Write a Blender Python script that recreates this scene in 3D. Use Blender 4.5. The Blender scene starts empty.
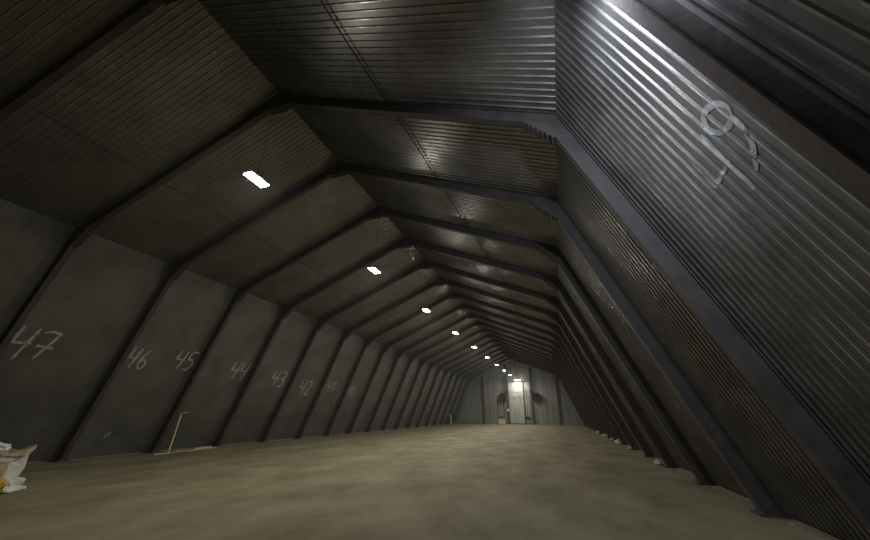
import bpy, bmesh, math, random
from mathutils import Vector, Matrix, noise
random.seed(7)
S = bpy.context.scene
COL = S.collection
V = Vector

# ------------------------------------------------------------------ materials
def nmat(name):
    m = bpy.data.materials.new(name); m.use_nodes = True
    nt = m.node_tree; nt.nodes.clear()
    out = nt.nodes.new('ShaderNodeOutputMaterial'); b = nt.nodes.new('ShaderNodeBsdfPrincipled')
    nt.links.new(b.outputs[0], out.inputs[0])
    return m, nt, b

def mat(name, c1, c2=None, scale=3.0, rough=.7, metal=0.0, bump=0.0, stretch=(1, 1, 1), rough2=None, bscale=None, detail=6, lo=.35, hi=.65, spec=.5):
    m, nt, b = nmat(name)
    N = nt.nodes; L = nt.links
    b.inputs['Metallic'].default_value = metal
    b.inputs['Roughness'].default_value = rough
    b.inputs['Specular IOR Level'].default_value = spec
    tc = N.new('ShaderNodeTexCoord'); mp = N.new('ShaderNodeMapping')
    mp.inputs['Scale'].default_value = stretch
    L.new(tc.outputs['Object'], mp.inputs[0])
    nz = N.new('ShaderNodeTexNoise'); nz.inputs['Scale'].default_value = scale; nz.inputs['Detail'].default_value = detail
    nz.inputs['Roughness'].default_value = .6
    L.new(mp.outputs[0], nz.inputs['Vector'])
    r = N.new('ShaderNodeValToRGB'); r.color_ramp.elements[0].position = lo; r.color_ramp.elements[1].position = hi
    r.color_ramp.elements[0].color = (*c1, 1); r.color_ramp.elements[1].color = (*(c2 or c1), 1)
    L.new(nz.outputs['Fac'], r.inputs[0]); L.new(r.outputs[0], b.inputs['Base Color'])
    if rough2 is not None:
        mr = N.new('ShaderNodeMapRange'); mr.inputs['From Min'].default_value = lo; mr.inputs['From Max'].default_value = hi
        mr.inputs['To Min'].default_value = rough; mr.inputs['To Max'].default_value = rough2
        L.new(nz.outputs['Fac'], mr.inputs['Value']); L.new(mr.outputs[0], b.inputs['Roughness'])
    if bump:
        n2 = N.new('ShaderNodeTexNoise'); n2.inputs['Scale'].default_value = bscale or scale * 4; n2.inputs['Detail'].default_value = 4
        L.new(mp.outputs[0], n2.inputs['Vector'])
        bp = N.new('ShaderNodeBump'); bp.inputs['Strength'].default_value = bump; bp.inputs['Distance'].default_value = .05
        L.new(n2.outputs['Fac'], bp.inputs['Height']); L.new(bp.outputs[0], b.inputs['Normal'])
    return m

def emit(name, col, st):
    m = bpy.data.materials.new(name); m.use_nodes = True; nt = m.node_tree; nt.nodes.clear()
    o = nt.nodes.new('ShaderNodeOutputMaterial'); e = nt.nodes.new('ShaderNodeEmission')
    e.inputs[0].default_value = (*col, 1); e.inputs[1].default_value = st
    nt.links.new(e.outputs[0], o.inputs[0]); return m

def crest_glint(m, gain, rgh):
    """highlight painted as a brighter, glossier stripe along the crest of every corrugation (crests start at whole multiples of the pitch in y)"""
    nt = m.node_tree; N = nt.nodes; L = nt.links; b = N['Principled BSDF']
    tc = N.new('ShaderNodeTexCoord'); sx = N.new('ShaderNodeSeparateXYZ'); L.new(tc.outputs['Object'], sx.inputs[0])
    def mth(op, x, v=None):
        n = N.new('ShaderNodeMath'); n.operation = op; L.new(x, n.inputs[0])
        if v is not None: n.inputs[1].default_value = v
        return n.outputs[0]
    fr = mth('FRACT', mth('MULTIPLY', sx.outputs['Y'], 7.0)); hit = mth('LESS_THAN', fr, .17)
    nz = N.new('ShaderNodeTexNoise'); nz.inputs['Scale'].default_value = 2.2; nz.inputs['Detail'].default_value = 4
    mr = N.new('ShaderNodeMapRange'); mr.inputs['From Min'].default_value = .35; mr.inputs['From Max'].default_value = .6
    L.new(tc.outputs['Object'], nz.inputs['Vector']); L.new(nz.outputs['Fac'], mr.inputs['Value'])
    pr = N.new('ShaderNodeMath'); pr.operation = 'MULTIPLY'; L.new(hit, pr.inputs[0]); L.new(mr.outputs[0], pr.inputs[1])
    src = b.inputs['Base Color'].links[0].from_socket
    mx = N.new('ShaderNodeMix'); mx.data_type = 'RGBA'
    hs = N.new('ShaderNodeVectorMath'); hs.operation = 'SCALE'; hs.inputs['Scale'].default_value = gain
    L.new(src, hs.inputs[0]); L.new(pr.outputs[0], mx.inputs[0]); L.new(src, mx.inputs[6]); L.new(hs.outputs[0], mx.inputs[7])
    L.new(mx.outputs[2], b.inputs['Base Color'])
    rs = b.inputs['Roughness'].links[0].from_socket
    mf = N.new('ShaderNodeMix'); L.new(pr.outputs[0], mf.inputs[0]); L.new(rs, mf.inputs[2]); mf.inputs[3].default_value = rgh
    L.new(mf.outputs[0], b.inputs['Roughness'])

M = {}
M['rwall'] = mat('galvanised wall sheet with painted glints', (.080, .074, .066), (.135, .127, .115), scale=.9, rough=.40, rough2=.52, metal=.5, bump=.10, bscale=5)
crest_glint(M['rwall'], 3.2, .30)  # thin bright highlight lines painted into the right wall's colour
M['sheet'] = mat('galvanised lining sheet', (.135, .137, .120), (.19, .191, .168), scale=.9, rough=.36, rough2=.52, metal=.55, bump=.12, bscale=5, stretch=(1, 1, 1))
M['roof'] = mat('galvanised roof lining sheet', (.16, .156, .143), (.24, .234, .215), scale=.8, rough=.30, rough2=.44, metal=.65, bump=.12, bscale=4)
crest_glint(M['roof'], 1.7, .25)  # weaker painted highlights along the roof crests
M['frame'] = mat('dark primed frame steel', (.046, .038, .034), (.080, .062, .053), scale=2.5, rough=.6, rough2=.75, metal=.1, bump=.1)
M['end_sheet'] = mat('end wall sheet', (.17, .175, .155), (.27, .275, .245), scale=1.2, rough=.5, metal=.25, bump=.08, stretch=(2.5, 1, .25))
M['gate'] = mat('gate sheet', (.27, .28, .25), (.38, .39, .345), scale=1.5, rough=.5, metal=.2, bump=.08, stretch=(2.5, 1, .25))
M['floor'] = mat('dusty clay floor', (.128, .110, .062), (.225, .195, .118), scale=.8, rough=.9, rough2=.8, bump=.35, bscale=2.2, stretch=(1, .55, 1), detail=9, spec=.25)
M['dust'] = mat('pale dust', (.12, .10, .065), (.19, .165, .115), scale=6, rough=.95, bump=.4)
M['chalk'] = mat('white chalk', (.30, .30, .28), (.50, .50, .47), scale=14, rough=.95, lo=.4, hi=.6)
M['smear'] = mat('smeared chalk', (.17, .17, .155), (.32, .32, .295), scale=9, rough=.95, lo=.35, hi=.65)
M['wood'] = mat('raw pine', (.42, .34, .19), (.56, .47, .28), scale=3, rough=.8, bump=.15, stretch=(1, 1, 8))
M['cable'] = mat('black cable', (.012, .012, .012), rough=.6)
M['housing'] = mat('grey lamp housing', (.10, .10, .10), (.14, .14, .14), rough=.45, metal=.6)
M['black'] = mat('black painted metal', (.012, .012, .013), (.022, .022, .024), scale=8, rough=.6)
M['bag'] = mat('off white woven plastic', (.50, .47, .39), (.68, .65, .57), scale=5, rough=.75, bump=.4, bscale=14)
M['card'] = mat('brown cardboard', (.30, .23, .12), (.46, .38, .24), scale=6, rough=.85, bump=.15)
M['yellow'] = mat('yellow sacking', (.42, .28, .03), (.50, .36, .06), scale=7, rough=.8, bump=.3)
M['foam'] = mat('white foam', (.60, .62, .58), (.72, .73, .69), scale=9, rough=.9, bump=.3)
M['box'] = mat('yellowish crate board', (.42, .38, .22), (.52, .47, .30), scale=5, rough=.8)
M['rubble'] = mat('pale rubble', (.33, .30, .22), (.50, .46, .36), scale=8, rough=.9, bump=.4)
M['lens'] = emit('lit lamp lens', (1, .97, .86), 40)
M['lens_cool'] = emit('lit cool lamp lens', (.86, .92, 1), 40)


def link(name, bm, m, parent=None, smooth=False, recalc=True):
    if recalc: bmesh.ops.recalc_face_normals(bm, faces=bm.faces)
    me = bpy.data.meshes.new(name); bm.to_mesh(me); bm.free()
    if smooth:
        for p in me.polygons: p.use_smooth = True
    me.materials.append(M[m] if isinstance(m, str) else m)
    o = bpy.data.objects.new(name, me); COL.objects.link(o)
    if parent: o.parent = parent
    return o
def empty(name, loc=(0, 0, 0), rz=0):
    o = bpy.data.objects.new(name, None); COL.objects.link(o); o.location = loc; o.rotation_euler.z = rz
    o.empty_display_size = .2; return o
def tag(o, label=None, cat=None, group=None, kind=None):
    if label: o['label'] = label
    if cat: o['category'] = cat
    if group: o['group'] = group
    if kind: o['kind'] = kind
    return o
def copy_tree(o, parent=None):
    c = o.copy(); COL.objects.link(c)
    if parent: c.parent = parent
    for ch in list(o.children): copy_tree(ch, c)
    return c
def box(bm, c, s, mx=None, bev=0):
    r = bmesh.ops.create_cube(bm, size=1)['verts']
    for v in r: v.co = V((v.co.x * s[0], v.co.y * s[1], v.co.z * s[2])) 
    if bev:
        es = list({e for v in r for e in v.link_edges})
        g = bmesh.ops.bevel(bm, geom=es, offset=bev, segments=2, affect='EDGES')
        r = list({v for f in g['faces'] for v in f.verts} | {v for v in r if v.is_valid})
    T = Matrix.Translation(c) @ (mx.to_4x4() if mx else Matrix())
    for v in r: v.co = T @ v.co
    return r
def tube(bm, pts, rad, seg=8, cap=True):
    rings = []
    for i, p in enumerate(pts):
        p = V(p); a = V(pts[max(0, i - 1)]); b = V(pts[min(len(pts) - 1, i + 1)])
        t = (b - a).normalized(); u = t.cross(V((0, 0, 1)))
        if u.length < .05: u = t.cross(V((1, 0, 0)))
        u.normalize(); w = t.cross(u)
        rr = rad[i] if isinstance(rad, (list, tuple)) else rad
        rings.append([bm.verts.new(p + (u * math.cos(k * 2 * math.pi / seg) + w * math.sin(k * 2 * math.pi / seg)) * rr) for k in range(seg)])
    for a, b in zip(rings, rings[1:]):
        for k in range(seg): bm.faces.new((a[k], a[(k + 1) % seg], b[(k + 1) % seg], b[k]))
    if cap: bm.faces.new(rings[0]); bm.faces.new(rings[-1])

# ------------------------------------------------------------------ the hall's section
SEC = [V((-14.26, 0)), V((-11.50, 6.70)), V((-4.60, 9.78)), V((2.39, 6.83)), V((5.20, 0))]
def nrm(i):                                   # outward normal of segment i
    d = (SEC[i + 1] - SEC[i]).normalized(); return V((-d.y, d.x))
def offs(h):                                  # section offset outward by h (negative: inward)
    P = []
    for k in range(5):
        if k == 0: n = nrm(0); P.append(V((SEC[0].x - h / abs(n.x), 0)))
        elif k == 4: n = nrm(3); P.append(V((SEC[4].x + h / abs(n.x), 0)))
        else:
            a, b = nrm(k - 1), nrm(k); m = (a + b).normalized(); P.append(SEC[k] + m * (h / m.dot(a)))
    return P
BAY = 3.0; Y0 = -9.0; Y1 = 54.0
PITCH = BAY / 21; DEP = .017
PROF = [(0, 0), (.14, 0), (.24, 1), (.90, 1)]      # fraction of the pitch, depth
def corr(y):
    f = (y / PITCH) % 1.0
    if f < .14: return 0
    if f < .24: return DEP * (f - .14) / .10
    if f < .90: return DEP
    return DEP * (1 - (f - .90) / .10)
SCL = [.15, .18, 1, 1, 1]                       # the left wall's sheet is pressed shallower
def lining(name, k0, k1, m):
    bm = bmesh.new(); ys = []
    n = int(round((Y1 - Y0) / PITCH))
    for i in range(n):
        for f, h in PROF: ys.append((Y0 + (i + f) * PITCH, h * DEP))
    ys.append((Y1, 0))
    prev = None
    for y, h in ys:
        row = []
        for k in range(k0, k1 + 1):
            q = offs(h * SCL[k])[k]; row.append(bm.verts.new((q.x, y, q.y)))
        if prev:
            for a in range(len(row) - 1): bm.faces.new((prev[a], prev[a + 1], row[a + 1], row[a]))
        prev = row
    return tag(link(name, bm, m, recalc=False), kind='structure')
tag(lining('wall_left', 0, 1, 'sheet'), 'left wall of dark corrugated steel sheet leaning inward')
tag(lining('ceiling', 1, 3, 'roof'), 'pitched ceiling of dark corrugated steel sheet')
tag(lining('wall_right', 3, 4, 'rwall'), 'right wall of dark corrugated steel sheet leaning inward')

# floor
bm = bmesh.new()
xs = [-14.45 + i * (19.85 / 40) for i in range(41)]; yy = [Y0 - .2 + i * (Y1 - Y0 + .4) / 120 for i in range(121)]
g = [[bm.verts.new((x, y, .008 * noise.noise(V((x * .5, y * .4, 0))) - .008)) for y in yy] for x in xs]
for i in range(40):
    for j in range(120): bm.faces.new((g[i][j], g[i + 1][j], g[i + 1][j + 1], g[i][j + 1]))
tag(link('floor', bm, 'floor', smooth=True), 'dusty brown earth floor', kind='structure')

# end walls (vertical corrugation)
def ztop(x):
    P = offs(DEP)
    for a, b in zip(P, P[1:]):
        if a.x <= x <= b.x: return a.y + (b.y - a.y) * (x - a.x) / (b.x - a.x)
    return 0
def endwall(name, y, sgn, m):
    bm = bmesh.new(); prev = None; P = offs(DEP)
    xs = [P[0].x + .01]; n = int((P[4].x - P[0].x) / .2)
    for i in range(n):
        for f, h in PROF: xs.append(P[0].x + .02 + (i + f) * .2)
    xs.append(P[4].x - .01)
    kn = [p.x for p in P[1:4]]; xs = sorted(xs + kn)
    for x in xs:
        f = ((x - P[0].x - .02) / .2) % 1; h = .03 * (0 if f < .14 else (f - .14) / .16 if f < .3 else 1 if f < .84 else (1 - f) / .16)
        row = [bm.verts.new((x, y + sgn * h, z)) for z in (0, ztop(x))]
        if prev: bm.faces.new((prev[0], prev[1], row[1], row[0]))
        prev = row
    return tag(link(name, bm, m, recalc=False), kind='structure')
tag(endwall('wall_back', Y1 - .01, 1, 'end_sheet'), 'end wall of grey vertical corrugated sheet')
endwall('wall_front', Y0 + .01, -1, 'sheet')

# ------------------------------------------------------------------ steel arch frames
FD = .28; FW = .15                             # depth and flange width
def pt(v, y): return V((v.x, y, v.y))
def beam(a_o, b_o, a_i, b_i):                  # I section between outer line a_o-b_o and inner line a_i-b_i
    bm = bmesh.new(); t = .022
    def prism(p, q, r, s, w):                  # quad in the section plane, width w in y
        vs = [bm.verts.new((c.x, yy_, c.y)) for yy_ in (-w / 2, w / 2) for c in (p, q, r, s)]
        for f in ((0, 1, 2, 3), (7, 6, 5, 4), (0, 4, 5, 1), (1, 5, 6, 2), (2, 6, 7, 3), (3, 7, 4, 0)): bm.faces.new([vs[i] for i in f])
    def mix(a, b, f): return a + (b - a) * f
    f = t / FD
    prism(a_o, b_o, mix(b_o, b_i, f), mix(a_o, a_i, f), FW)
    prism(mix(a_i, a_o, f), mix(b_i, b_o, f), b_i, a_i, FW)
    prism(mix(a_o, a_i, f), mix(b_o, b_i, f), mix(b_i, b_o, f), mix(a_i, a_o, f), .05)
    return bm
PO, PI_ = offs(0.004), offs(-FD)
def gusset(k, arm, dep, w):                    # haunch with a stepped inner edge at joint k
    bm = bmesh.new(); C = PI_[k]
    da = (PI_[k - 1] - C).normalized(); db = (PI_[k + 1] - C).normalized()
    A, B = C + da * arm, C + db * arm
    pts = [C, A]; n = 7; inw = (da + db).normalized()
    for i in range(n):
        f0, f1 = (i + .12) / n, (i + .88) / n
        for q, f in ((0, f0), (1, f0 + .02), (1, f1 - .02), (0, f1)):
            p = A + (B - A) * f; bul = dep * math.sin(math.pi * f) + .03 * q
            pts.append(p + inw * bul)
    pts.append(B)
    # keep outline from crossing the beam
    a = [bm.verts.new((p.x, -w / 2, p.y)) for p in pts]; b = [bm.verts.new((p.x, w / 2, p.y)) for p in pts]
    bm.faces.new(a); bm.faces.new(b[::-1])
    for i in range(len(a)):
        j = (i + 1) % len(a); bm.faces.new((a[i], b[i], b[j], a[j]))
    bmesh.ops.triangulate(bm, faces=[f for f in bm.faces if len(f.verts) > 4])
    return bm
def make_frame():
    r = empty('arch_frame')
    for k, nm in ((0, 'column'), (1, 'rafter'), (2, 'rafter'), (3, 'column')):
        link(nm, beam(PO[k], PO[k + 1], PI_[k], PI_[k + 1]), 'frame', r)
    link('knee_plate', gusset(1, .42, .02, FW + .05), 'frame', r)
    link('ridge_plate', gusset(2, .40, .01, FW + .05), 'frame', r)
    link('knee_plate', gusset(3, .42, .02, FW + .05), 'frame', r)
    for k, sx in ((0, 1), (4, -1)):
        bm = bmesh.new(); box(bm, ((PO[k].x + PI_[k].x) / 2 + sx * .02, 0, .012), (.46, .34, .03))
        for dx in (-.17, .17):
            for dy in (-.12, .12): tube(bm, [((PO[k].x + PI_[k].x) / 2 + dx, dy, .02), ((PO[k].x + PI_[k].x) / 2 + dx, dy, .06)], .018, 6)
        link('base_plate', bm, 'frame', r)
    return r
FL = {
 -1: 'nearest dark steel arch frame, crossing the upper left corner of the picture',
 0: 'dark steel arch frame just left of the chalk number 47',
 1: 'dark steel arch frame between the chalk numbers 47 and 46',
 2: 'dark steel arch frame between the chalk numbers 45 and 44',
 3: 'dark steel arch frame between the chalk numbers 44 and 43',
 4: 'dark steel arch frame between the chalk numbers 43 and 42',
 5: 'dark steel arch frame between the chalk numbers 42 and 41',
 6: 'dark steel arch frame between the chalk numbers 41 and 40',
 7: 'dark steel arch frame just beyond the chalk number 40'}
ordn = ['', 'first', 'second', 'third', 'fourth', 'fifth', 'sixth', 'seventh', 'eighth', 'ninth', 'tenth']
f0 = make_frame()
for n in range(-1, 18):
    o = f0 if n == -1 else copy_tree(f0)
    o.location = (0, n * BAY, 0)
    d = 18 - n
    lab = FL.get(n) or ('dark steel arch frame nearest to the end wall' if d == 1 else '%s dark steel arch frame counted from the end wall' % ordn[d])
    tag(o, lab, 'arch frame', 'steel arch frames along the hall')

# ------------------------------------------------------------------ lamps
def make_lamp(lens='lens'):
    r = empty('ceiling_lamp')
    bm = bmesh.new(); box(bm, (0, 0, .045), (.26, .56, .05), bev=.01)
    for i in range(9): box(bm, (0, -.22 + i * .055, .085), (.22, .012, .04))
    link('housing', bm, 'housing', r)
    bm = bmesh.new(); box(bm, (0, 0, .010), (.25, .55, .03), bev=.008); link('lens', bm, lens, r)
    bm = bmesh.new()
    tube(bm, [(-.15, 0, .04), (-.15, 0, .22), (.15, 0, .22), (.15, 0, .04)], .010, 6)
    link('bracket', bm, 'housing', r)
    return r
lamp0 = make_lamp()
LX, LZ = -4.40, 6.66
bm = bmesh.new(); tube(bm, [(0, 0, .22), (0, 0, 9.62 - LZ)], .006, 6); link('suspension_cable', bm, 'cable', lamp0)
LL = ['lit rectangular hanging lamp, the nearest and biggest in the row', 'lit hanging lamp, second nearest in the row',
      'lit hanging lamp, third nearest in the row', 'lit hanging lamp, fourth nearest in the row', 'lit hanging lamp, fifth nearest in the row',
      'lit hanging lamp, fourth from the far end of the row', 'lit hanging lamp, third from the far end of the row',
      'lit hanging lamp, second from the far end of the row', 'lit hanging lamp, last of the row before the end wall']
def add_light(y, x=LX, z=LZ, p=1.0, col=(1, .96, .87)):
    d = bpy.data.lights.new('lamp_light', 'AREA'); d.shape = 'RECTANGLE'; d.size = .25; d.size_y = .55; d.energy = 190 * p; d.color = col
    o = bpy.data.objects.new('lamp_light', d); COL.objects.link(o); o.location = (x, y, z - .03)
    d = bpy.data.lights.new('lamp_spill', 'POINT'); d.shadow_soft_size = .10; d.energy = 80 * p; d.color = col
    o = bpy.data.objects.new('lamp_spill', d); COL.objects.link(o); o.location = (x, y, z - .10)
for i in range(9):
    o = lamp0 if i == 0 else copy_tree(lamp0)
    o.location = (LX, -.32 + 6 * i, LZ)
    tag(o, LL[i], 'lamp', 'hanging lamps along the hall')
    add_light(-.32 + 6 * i, p=(.62, .85)[i] if i < 2 else 1.1)
add_light(-6.32, p=.08)                        # the same row goes on above the camera
# lamp over the gate
r = empty('wall_lamp', (-3.95, 52.75, 6.42)); tag(r, 'lit lamp on the end wall above the gate', 'lamp')
bm = bmesh.new(); box(bm, (0, 0, .06), (.9, .22, .08), bev=.01); link('housing', bm, 'housing', r)
bm = bmesh.new(); box(bm, (0, 0, 0), (.86, .2, .05), bev=.01); link('lens', bm, 'lens', r)
bm = bmesh.new(); box(bm, (0, .62, .08), (.08, 1.22, .05)); link('bracket', bm, 'housing', r)
add_light(52.75, x=-3.95, z=6.33, p=.85)
# cool lamp on the right wall, just above the picture's edge
r = empty('side_lamp', (2.30, -3.25, 5.75)); tag(r, 'cool white lamp high on the right wall by the nearest frame', 'lamp')
bm = bmesh.new(); box(bm, (0, 0, .05), (.22, .5, .06), bev=.01); link('housing', bm, 'housing', r)
bm = bmesh.new(); box(bm, (0, 0, .01), (.20, .48, .03), bev=.006); link('lens', bm, 'lens_cool', r)
bm = bmesh.new(); box(bm, (.22, 0, .06), (.42, .05, .05)); link('bracket', bm, 'housing', r)
d = bpy.data.lights.new('side_light', 'SPOT'); d.shadow_soft_size = .12; d.energy = 560; d.color = (.72, .81, 1); d.spot_size = math.radians(165); d.spot_blend = .8
o = bpy.data.objects.new('side_light', d); COL.objects.link(o); o.location = (2.22, -3.25, 5.66)
o.rotation_euler = V((.45, 1, -.12)).to_track_quat('-Z', 'Y').to_euler()

# ------------------------------------------------------------------ chalk numbers
def arc(cx, cy, rx, ry, a0, a1, n=14):
    return [(cx + rx * math.cos(math.radians(a0 + (a1 - a0) * i / n)), cy + ry * math.sin(math.radians(a0 + (a1 - a0) * i / n))) for i in range(n + 1)]
DIG = {
 '4': [[(.12, 1), (.02, .50), (.74, .52)], [(.72, 1.0), (.55, .45), (.40, 0)]],
 '7': [[(.0, .88), (.32, .97), (.72, .93), (.48, .5), (.22, .05)], [(.05, .48), (.75, .46)]],
 '6': [[(.62, 1.0), (.30, .75), (.10, .42), (.08, .2), (.25, .02), (.5, .04), (.66, .22), (.58, .42), (.35, .48), (.14, .33)]],
 '5': [[(.18, .98), (.08, .55), (.35, .6), (.58, .45), (.58, .2), (.35, .02), (.0, .06)], [(.18, .98), (.75, 1.0)]],
 '3': [[(.05, .9), (.35, 1.0), (.6, .85), (.5, .62), (.25, .53), (.55, .42), (.62, .2), (.4, .02), (.0, .08)]],
 '2': [[(.05, .8), (.25, .98), (.52, .9), (.55, .65), (.3, .3), (.0, .03), (.3, .1), (.7, .04)]],
 '1': [[(.05, .68), (.38, .98), (.28, .5), (.22, .02)]],
 '0': [arc(.32, .5, .28, .47, 80, 440, 18)],
 '9': [arc(.32, .70, .28, .28, 20, 380, 16) + [(.60, .45), (.45, .05)]],
}
def drape(bm, seg, right, pts, w):
    A, B = (SEC[0], SEC[1]) if not right else (SEC[4], SEC[3])
    n = nrm(0) if not right else nrm(3)
    d = (B - A).normalized()
    P = []
    for a, b in zip(pts, pts[1:]):
        a, b = V(a), V(b); k = max(1, int((b - a).length / .018))
        P += [a + (b - a) * (i / k) for i in range(k)]
    P.append(V(pts[-1]))
    for _ in range(3): P = [P[0]] + [(P[i - 1] + P[i] * 2 + P[i + 1]) / 4 for i in range(1, len(P) - 1)] + [P[-1]]
    prev = None
    for i, p in enumerate(P):
        t = (P[min(i + 1, len(P) - 1)] - P[max(i - 1, 0)])
        if t.length < 1e-6: continue
        t.normalize(); s = V((-t.y, t.x)); row = []
        ww = w * 1.15 * (.8 + .35 * noise.noise(V((p.x * 5, p.y * 5, 3)))) * min(1, .45 + 6 * min(i, len(P) - 1 - i) / len(P))
        for q in (-1, -.5, 0, .5, 1):
            c = p + s * (ww / 2 * q)
            base = A + d * c.y + n * (corr(c.x) * (1 if right else .17) - .005)
            row.append(bm.verts.new((base.x, c.x, base.y)))
        if prev:
            for j in range(4): bm.faces.new((prev[j], prev[j + 1], row[j + 1], row[j]))
        prev = row
def number(txt, y, z, width, height, w, label, right=False, slant=0.0):
    bm = bmesh.new(); A, B = (SEC[0], SEC[1]) if not right else (SEC[4], SEC[3])
    L = (B - A).length; v0 = z / (B.y - A.y) * L; adv = width / len(txt)
    for i, c in enumerate(txt):
        for st in DIG[c]:
            P = []
            for (x, q) in st:
                h = (i * adv + x * adv * 1.12) + slant * (q - .5) * height
                P.append((y - h if right else y + h, v0 + q * height))
            drape(bm, None, right, P, w)
    return tag(link('chalk_number', bm, 'chalk', recalc=False), label, 'number', 'chalk numbers on the walls')
number('47', .19, 2.92, 1.05, .98, .085, 'large white chalk number 47 on the left wall')
number('46', 3.30, 3.0, .76, .80, .070, 'white chalk number 46 on the left wall')
number('45', 5.0, 3.15, .90, .80, .070, 'white chalk number 45 on the left wall')
number('44', 7.80, 3.0, 1.05, .88, .072, 'white chalk number 44 on the left wall')
number('43', 10.6, 2.85, 1.15, .90, .075, 'white chalk number 43 on the left wall')
number('42', 13.15, 2.5, 1.20, .95, .075, 'white chalk number 42 on the left wall')
number('41', 15.8, 2.75, 1.2, .9, .07, 'faint chalk number 41 on the left wall')
number('40', 18.55, 2.65, 1.2, .85, .065, 'faintest and farthest chalk number, 40, on the left wall')
def chalk49():
    bm = bmesh.new(); L = (SEC[3] - SEC[4]).length / SEC[3].y
    for st in ([(-1.66, 4.17), (-1.65, 3.97), (-1.63, 3.79), (-1.84, 3.80), (-2.04, 3.82)], [(-2.04, 4.18), (-2.0, 3.84), (-1.99, 3.49)],
               [(-2.44, 4.0), (-2.49, 4.07), (-2.46, 4.17), (-2.33, 4.24), (-2.21, 4.23), (-2.15, 4.14), (-2.2, 4.03), (-2.33, 3.98), (-2.44, 4.0), (-2.42, 3.86), (-2.34, 3.72), (-2.16, 3.58)]):
        drape(bm, None, True, [(y, z * L) for y, z in st], .065)
    tag(link('chalk_number', bm, 'smear', recalc=False), 'large smeared chalk number 49 on the right wall', 'number', 'chalk numbers on the walls')
chalk49()
def stroke(pts, w, label, right=False):
    bm = bmesh.new(); L = (SEC[1] - SEC[0]).length / SEC[1].y
    drape(bm, None, right, [(y, z * L) for y, z in pts], w)
    tag(link('chalk_stroke', bm, 'chalk', recalc=False), label, 'chalk mark')
stroke([(4.0, .62), (4.16, .84)], .045, 'short slanting chalk stroke low on the left wall below number 46')
stroke([(.60, 3.60), (.59, 3.44), (.78, 3.47)], .10, 'short chalk smear on the right wall before the second frame', right=True)
stroke([(.81, 3.91), (.75, 3.72)], .08, 'upper of two small chalk smears on the right wall', right=True)

# ------------------------------------------------------------------ cable along the right roof slope
def ceil_z(x): 
    P = SEC
    for a, b in zip(P, P[1:]):
        if a.x <= x <= b.x: return a.y + (b.y - a.y) * (x - a.x) / (b.x - a.x)
bm = bmesh.new(); pts = []
for i in range(64):
    y = -8.8 + i * .98
    x = -1.45 + (.09 * (max(y, -3) + 3) if y < 12 else 1.35) + .03 * math.sin(y * 1.3)
    pts.append((x, y, ceil_z(x) - .045 - .02 * math.sin(y * 2.1) ** 2))
tube(bm, pts, .016, 6)
tag(link('roof_cable', bm, 'cable'), 'thin black cable running along the right roof slope', 'cable')
bm = bmesh.new(); pts = []
for i in range(64):
    y = -8.8 + i * .98; x = -8.7 + .02 * math.sin(y)
    pts.append((x, y, ceil_z(x) - .05))
tube(bm, pts, .008, 6)
tag(link('roof_cable', bm, 'cable'), 'thin dark cable running along the left roof slope', 'cable')

# ------------------------------------------------------------------ dust and rubble at the wall feet
def bank(name, k, sx, label, seed):
    bm = bmesh.new(); ys = [-8.8 + i * .12 for i in range(int(62.6 / .12))]; prev = None
    for y in ys:
        near = min(abs(y - n * BAY) for n in range(-4, 19))
        a = max(0, noise.noise(V((y * .7, seed, 0))) * .6 + .5) * min(1, max(0, (near - .15) / .3))
        hgt = .012 + .06 * a; wid = .05 + .20 * a + .05 * noise.noise(V((y * 3, seed, 5)))
        x0 = PO[k].x + sx * .03
        row = []
        for j in range(7):
            f = j / 6; z = hgt * (1 - f) ** 1.4 + .012 * noise.noise(V((y * 5, f * 4, seed))) * (1 - f) - (.012 if j == 6 else 0)
            kk = min(1, max(0, (near - .24) / .12)); z = z * kk - .03 * (1 - kk)
            row.append(bm.verts.new((x0 + sx * (wid * f + .38 * z), y, z)))
        if prev:
            for j in range(6): bm.faces.new((prev[j], prev[j + 1], row[j + 1], row[j]))
        prev = row
    tag(link(name, bm, 'dust', smooth=True), label, 'dust', kind='stuff')
bank('dust_bank', 0, 1, 'pale dust lying along the foot of the left wall', 2.0)
bank('dust_bank', 4, -1, 'pale dust lying along the foot of the right wall', 9.0)
def lump(name, c, s, m, label, cat, group=None, seed=0, sub=3):
    bm = bmesh.new(); bmesh.ops.create_icosphere(bm, subdivisions=sub, radius=1)
    for v in bm.verts:
        n = v.co.copy(); q = 1 + .35 * noise.noise(n * 1.7 + V((seed, 0, 0))) + .12 * noise.noise(n * 5 + V((0, seed, 0)))
        v.co = V((n.x * s[0] * q, n.y * s[1] * q, max(n.z, -.55) * s[2] * q))
    z = min(v.co.z for v in bm.verts)
    for v in bm.verts: v.co.z -= z + .004
    o = link(name, bm, m); o.location = c; return tag(o, label, cat, group)
G = 'pale lumps of rubble along the foot of the right wall'
lump('rubble_lump', (4.78, 9.55, 0), (.12, .22, .08), 'rubble', 'pale rubble lump at the right wall foot, nearest the camera', 'rubble', G, 1)
lump('rubble_lump', (4.85, 15.45, 0), (.10, .18, .05), 'rubble', 'small pale rubble lump, second nearest along the right wall', 'rubble', G, 2)
lump('rubble_lump', (4.80, 18.75, 0), (.20, .42, .13), 'rubble', 'biggest pale rubble lump at the foot of the right wall', 'rubble', G, 3)
lump('rubble_lump', (4.85, 21.9, 0), (.12, .24, .07), 'rubble', 'small pale rubble lump just beyond the biggest one', 'rubble', G, 4)
lump('rubble_lump', (4.82, 25.5, 0), (.18, .55, .11), 'rubble', 'long pale rubble lump, second from the far end by the right wall', 'rubble', G, 5)
lump('rubble_lump', (4.82, 31.2, 0), (.16, .6, .10), 'rubble', 'farthest pale rubble lump along the right wall', 'rubble', G, 6)

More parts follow.
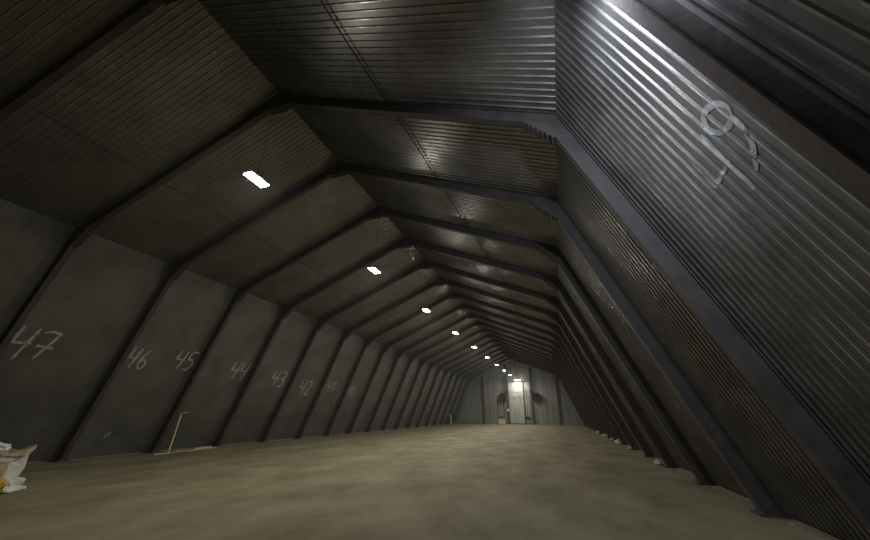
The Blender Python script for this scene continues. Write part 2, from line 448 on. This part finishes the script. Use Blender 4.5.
# ------------------------------------------------------------------ battens by the left wall
def batten(a, b, w, t, label, group=None):
    a, b = V(a), V(b); d = b - a; L = d.length
    bm = bmesh.new(); n = 10; prev = None
    for i in range(n + 1):
        f = i / n; k = .006 * math.sin(f * 7 + L * 3)
        row = [bm.verts.new((x, y + k, L * f)) for x, y in ((-w / 2, -t / 2), (w / 2, -t / 2), (w / 2, t / 2), (-w / 2, t / 2))]
        if prev:
            for j in range(4): bm.faces.new((prev[j], prev[(j + 1) % 4], row[(j + 1) % 4], row[j]))
        else: bm.faces.new(row)
        prev = row
    bm.faces.new(prev)
    o = link('wooden_batten', bm, 'wood'); o.location = a
    z = d.normalized(); x = V((0, 0, 1)).cross(z) if abs(z.z) < .95 else V((0, 1, 0)).cross(z).cross(z)
    x.normalize(); y = z.cross(x)
    o.rotation_euler = Matrix((x, y, z)).transposed().to_euler()
    return tag(o, label, 'batten', group)
batten((-13.02, 5.30, .022), (-13.36, 8.30, .022), .075, .04, 'longest pale batten lying on the floor along the left wall')
batten((-12.98, 6.15, .066), (-12.62, 6.55, .062), .16, .045, 'short thick wooden board lying across the long batten')
batten((-13.32, 7.20, .070), (-13.44, 8.15, .066), .09, .04, 'short batten lying on the far end of the longest one')
batten((-13.22, 6.02, .02), (-13.50, 6.36, 1.48), .06, .04, 'upright batten leaning on the left wall')
batten((-13.40, 6.28, 1.49), (-13.40, 6.62, 1.52), .03, .02, 'short stick across the top of the upright batten')
bo = batten((-13.15, 47.2, .03), (-13.35, 47.35, 1.25), .34, .05, 'pale board leaning at the far end of the left wall')

# ------------------------------------------------------------------ rubbish bag at the left edge
def bag():
    r = empty('rubbish_sack', (-10.15, -.38, 0), math.radians(28))
    bm = bmesh.new(); n = 40; prof = [(0, .30, 0), (0, .42, .01), (0, .44, .12), (0, .46, .32), (0, .49, .52), (0, .50, .60), (0, .53, .70)]
    rings = []
    for (_, rr, z) in prof:
        ring = []
        for k in range(n):
            a = 2 * math.pi * k / n; c, s = math.cos(a), math.sin(a)
            e = (abs(c) ** 5 + abs(s) ** 5) ** (-.2)
            q = 1 + .13 * noise.noise(V((c * 2.2, s * 2.2, z * 3.1))) + .05 * noise.noise(V((c * 7, s * 7, z * 7)))
            zz = z + (.10 * noise.noise(V((c * 1.9, s * 1.9, 8))) + .07 * max(0, math.cos(2 * (a - .7)))) * (z / .70) ** 2
            ring.append(bm.verts.new((c * e * rr * q, s * e * rr * q, zz)))
        rings.append(ring)
    for A, B in zip(rings, rings[1:]):
        for k in range(n): bm.faces.new((A[k], A[(k + 1) % n], B[(k + 1) % n], B[k]))
    bm.faces.new(rings[0][::-1])
    top = rings[-1]; inner = []
    for k in range(n):
        v = top[k].co; inner.append(bm.verts.new((v.x * .93, v.y * .93, v.z - .16)))
    for k in range(n): bm.faces.new((top[k], top[(k + 1) % n], inner[(k + 1) % n], inner[k]))
    bm.faces.new(inner)
    link('sack_body', bm, 'bag', r, recalc=True)
    bm = bmesh.new()                              # turned-out tan lining along the rim
    prev = None
    for k in range(n + 1):
        a = 2 * math.pi * k / n; c, s = math.cos(a), math.sin(a); e = (abs(c) ** 5 + abs(s) ** 5) ** (-.2)
        q = 1 + .13 * noise.noise(V((c * 2.2, s * 2.2, .70 * 3.1))) + .05 * noise.noise(V((c * 7, s * 7, .70 * 7)))
        z = .70 + .10 * noise.noise(V((c * 1.9, s * 1.9, 8))) + .07 * max(0, math.cos(2 * (a - .7)))
        h = .02 + .05 * abs(noise.noise(V((c * 3, s * 3, 2)))) + .08 * max(0, math.cos(a - .2)) ** 8
        R0, R1 = .535 * e * q, (.60 + .02 * math.sin(9 * a)) * e * q
        row = [bm.verts.new((c * (R0 + .012), s * (R0 + .012), z - h)), bm.verts.new((c * (R0 + .02), s * (R0 + .02), z + .01)), bm.verts.new((c * (R0 - .02), s * (R0 - .02), z + .015)), bm.verts.new((c * (R0 - .03), s * (R0 - .03), z - .05))]
        if prev:
            for j in range(3): bm.faces.new((prev[j], row[j], row[j + 1], prev[j + 1]))
        prev = row
    link('rim', bm, 'card', r)['label'] = 'torn tan rim'
    tag(r, 'crumpled off-white sack full of rubbish at the left edge of the picture', 'sack')
    return r
bag()
def slab(name, c, s, rot, m, label, cat, seed=0):
    bm = bmesh.new(); box(bm, (0, 0, 0), s, bev=min(s) * .2)
    bmesh.ops.subdivide_edges(bm, edges=[e for e in bm.edges if e.calc_length() > .08], cuts=3, use_grid_fill=True)
    for v in bm.verts: v.co += V([noise.noise(v.co * 6 + V((seed, i * 9, 0))) * .03 for i in range(3)])
    o = link(name, bm, m); o.location = c; o.rotation_euler = rot
    return tag(o, label, cat)
slab('foam_block', (-9.86, -.52, .80), (.50, .34, .22), (.2, .35, 1.0), 'foam', 'white foam block sticking out of the rubbish sack', 'foam block', 1)
slab('cardboard_piece', (-9.42, -.52, .30), (.05, .42, .50), (.0, .22, .45), 'card', 'brown cardboard piece leaning on the front of the sack', 'cardboard', 2)
slab('foam_sheet', (-9.22, -.28, .035), (.30, .42, .07), (0, 0, .3), 'foam', 'flat white foam scrap on the floor beside the sack', 'foam scrap', 3)
slab('foam_sheet', (-9.56, -.10, .10), (.20, .42, .16), (0, .1, .5), 'bag', 'off-white foam scrap pressed against the foot of the sack', 'foam scrap', 5)
lump('yellow_sack', (-9.02, -.64, 0), (.16, .18, .19), 'yellow', 'small yellow sack on the floor at the left edge of the picture', 'sack', None, 8)

# ------------------------------------------------------------------ end wall: gate, posts, fans
YB = Y1 - .04
def leaf(x0, x1, z1, idx):
    r = empty('door_%d' % idx, ((x0 + x1) / 2, YB, 0)); tag(r, kind='structure')
    w = x1 - x0; bm = bmesh.new(); prev = None; n = int(w / .2)
    for i in range(n):
        for f, h in PROF:
            x = -w / 2 + .03 + (i + f) * (w - .06) / n
            row = [bm.verts.new((x, -.06 + .03 * h, z)) for z in (.05, z1)]
            if prev: bm.faces.new((prev[0], prev[1], row[1], row[0]))
            prev = row
    link('door_panel', bm, 'gate', r, recalc=False)
    bm = bmesh.new()
    for x in (-w / 2 + .04, w / 2 - .04): box(bm, (x, -.08, z1 / 2 + .02), (.08, .10, z1))
    for z in (.08, z1): box(bm, (0, -.08, z), (w - .08, .10, .08))
    link('door_frame', bm, 'frame', r)
    bm = bmesh.new(); hx = w / 2 - .16 if idx == 1 else -w / 2 + .16
    tube(bm, [(hx, -.13, 1.15), (hx, -.19, 1.18), (hx, -.19, 1.48), (hx, -.13, 1.51)], .015, 6)
    link('door_handle', bm, 'black', r)
leaf(-5.62, -3.24, 6.2, 1)
leaf(-3.20, -2.18, 6.2, 2)
PL = ['leftmost dark steel post of the end wall', 'dark steel post at the left side of the gate', 'dark steel post at the right side of the gate', 'rightmost dark steel post of the end wall']
for i, x in enumerate((-9.65, -5.80, -2.0, 1.85)):
    bm = bmesh.new(); h = ztop(x) - .35
    for dy in (-.11, .11): box(bm, (0, -.16 + dy, h / 2), (.26, .02, h))
    box(bm, (0, -.16, h / 2), (.03, .22, h)); box(bm, (0, -.16, .012), (.4, .3, .024))
    o = link('steel_post', bm, 'frame'); o.location = (x, YB, 0); tag(o, PL[i], 'post', 'posts of the end wall')
def fan():
    r = empty('fan_heater')
    bm = bmesh.new(); n = 28
    def ring(rad, y): return [bm.verts.new((rad * math.cos(2 * math.pi * k / n), y, rad * math.sin(2 * math.pi * k / n))) for k in range(n)]
    R = [ring(.30, .30), ring(.55, .28), ring(.60, .10), ring(.60, -.22), ring(.64, -.26), ring(.64, -.30), ring(.57, -.30), ring(.55, -.05), ring(.10, .02)]
    for a, b in zip(R, R[1:]):
        for k in range(n): bm.faces.new((a[k], a[(k + 1) % n], b[(k + 1) % n], b[k]))
    bm.faces.new(R[0]); bm.faces.new(R[-1])
    link('drum', bm, 'black', r)
    bm = bmesh.new()
    for rr in (.15, .28, .41, .54):
        tube(bm, [(rr * math.cos(t * math.pi / 12), -.29, rr * math.sin(t * math.pi / 12)) for t in range(25)], .008, 5)
    for a in range(4): tube(bm, [(.56 * math.cos(a * math.pi / 4), -.29, .56 * math.sin(a * math.pi / 4)), (-.56 * math.cos(a * math.pi / 4), -.29, -.56 * math.sin(a * math.pi / 4))], .008, 5)
    link('grille', bm, 'black', r)
    bm = bmesh.new(); tube(bm, [(0, -.14, 0), (0, .0, 0)], .09, 12); link('hub', bm, 'black', r)
    for k in range(5):
        a = 2 * math.pi * k / 5; bm = bmesh.new()
        box(bm, (.28, -.09, 0), (.42, .012, .16), Matrix.Rotation(.5, 3, 'X'))
        for v in bm.verts: v.co = Matrix.Rotation(a, 3, 'Y') @ v.co
        link('blade', bm, 'black', r)
    return r
f1 = fan(); f1.location = (-6.50, 53.35, 3.88); tag(f1, 'round black fan on the end wall left of the gate', 'fan', 'fans on the end wall')
f2 = copy_tree(f1); f2.location = (-1.30, 53.35, 3.86); f2.scale = (1.12, 1, 1); tag(f2, 'round black fan on the end wall right of the gate', 'fan', 'fans on the end wall')
for f, s in ((f1, 1), (f2, -1)):
    bm = bmesh.new(); px = (-5.85 if s > 0 else -1.95) - f.location.x; px /= f.scale.x
    tube(bm, [(px, .28, .62), (0, .28, .50), (0, .28, .2)], .035, 6); tube(bm, [(px, .28, -.1), (px * .6, .28, -.1)], .03, 6)
    link('mounting_bracket', bm, 'black', f)
def clutter(name, x, z, s, m, label, cat, y=53.60):
    bm = bmesh.new(); box(bm, (0, 0, 0), s, bev=.02)
    o = link(name, bm, m); o.location = (x, y, z)
    return tag(o, label, cat)
def cbox(x, z, label):
    r = empty('switch_box', (x, 53.565, z)); tag(r, label, 'switch box')
    bm = bmesh.new(); box(bm, (0, 0, 0), (.38, .2, .46), bev=.02); link('case', bm, 'black', r)
    bm = bmesh.new(); box(bm, (0, -.11, 0), (.30, .02, .38), bev=.006); link('lid', bm, 'black', r)
cbox(-5.85, 4.72, 'black switch box on the gate post above the left fan')
cbox(-2.02, 4.72, 'black switch box on the gate post above the right fan')
for x, z0, z1, lab in ((-7.35, .9, 3.5, 'thin cable hanging below the left fan, the outer one'), (-6.45, .9, 3.3, 'thin cable hanging below the left fan, the inner one'),
                       (-2.85, .9, 5.2, 'thin pipe hanging right of the gate joint'), (-2.45, .9, 3.9, 'thin cable hanging beside the right gate post')):
    bm = bmesh.new(); tube(bm, [(x, 53.72, z0), (x + .03, 53.72, (z0 + z1) / 2), (x, 53.72, z1)], .03, 6)
    tag(link('hanging_cable', bm, 'cable'), lab, 'cable')
bm = bmesh.new(); tube(bm, [(-7.4 + i * .42, 53.55, 4.72 + .12 * math.sin(i * .62) ) for i in range(14)], .028, 6)
tag(link('hanging_cable', bm, 'cable'), 'slack dark cable strung across the gate between the fans', 'cable')
def motor(x, lab):
    r = empty('gate_motor', (x, 53.5, .80)); tag(r, lab, 'motor')
    bm = bmesh.new(); box(bm, (0, .1, .1), (.5, .3, .36), bev=.03); link('case', bm, 'black', r)
    bm = bmesh.new(); tube(bm, [(-.5, .1, .1), (.5, .1, .1)], .12, 12); link('drum', bm, 'black', r)
    bm = bmesh.new(); box(bm, (-.3, .12, -.36), (.05, .05, .86)); box(bm, (.3, .12, -.36), (.05, .05, .86)); link('stand', bm, 'black', r)
motor(-2.85, 'dark motor on a stand in front of the right gate leaf')
motor(-6.9, 'dark motor on a stand below the left fan')
r = empty('crate', (-6.75, 53.0, 0)); tag(r, 'yellowish crate on the floor at the end wall left of the gate', 'crate')
bm = bmesh.new(); box(bm, (0, 0, .40), (1.05, .6, .74), bev=.015); link('crate_body', bm, 'box', r)
bm = bmesh.new()
for x in (-.42, 0, .42): box(bm, (x, -.31, .40), (.08, .03, .76))
for z in (.05, .76): box(bm, (0, -.31, z), (1.06, .03, .07))
link('crate_batten', bm, 'wood', r)
clutter('socket_box', -5.75, 2.0, (.3, .14, .34), 'foam', 'small white socket box on the left gate post', 'socket box')

# ------------------------------------------------------------------ world
w = bpy.data.worlds.new('World'); S.world = w; w.use_nodes = True; nt = w.node_tree; nt.nodes.clear()
wo = nt.nodes.new('ShaderNodeOutputWorld'); bg = nt.nodes.new('ShaderNodeBackground')
bg.inputs[0].default_value = (.02, .022, .025, 1); bg.inputs[1].default_value = .2
nt.links.new(bg.outputs[0], wo.inputs[0])
HAZE = 0.0008
if HAZE:
    vs = nt.nodes.new('ShaderNodeVolumeScatter'); vs.inputs['Density'].default_value = HAZE; vs.inputs['Anisotropy'].default_value = .3
    nt.links.new(vs.outputs[0], wo.inputs['Volume'])

# ------------------------------------------------------------------ camera
f, yaw, pit, rol = 347.88, .3230, .3890, .0070
cam = bpy.data.cameras.new('Camera'); cam.lens = 36 * f / 870; cam.sensor_width = 36; cam.clip_start = .05; cam.clip_end = 300
co = bpy.data.objects.new('Camera', cam); COL.objects.link(co)
c, s = math.cos(yaw), math.sin(yaw)
fw = V((-s * math.cos(pit), c * math.cos(pit), math.sin(pit))); rt = V((c, s, 0)); up = rt.cross(fw)
r2 = rt * math.cos(rol) + up * math.sin(rol); u2 = up * math.cos(rol) - rt * math.sin(rol)
mw = Matrix((r2, u2, -fw)).transposed().to_4x4(); mw.translation = V((1.822, -5.473, 1.568)); co.matrix_world = mw
S.camera = co
S.view_settings.view_transform = 'Standard'; S.view_settings.look = 'None'; S.view_settings.gamma = 1; S.view_settings.exposure = 0.0
S.view_settings.use_curve_mapping = False
S.cycles.use_denoising = True
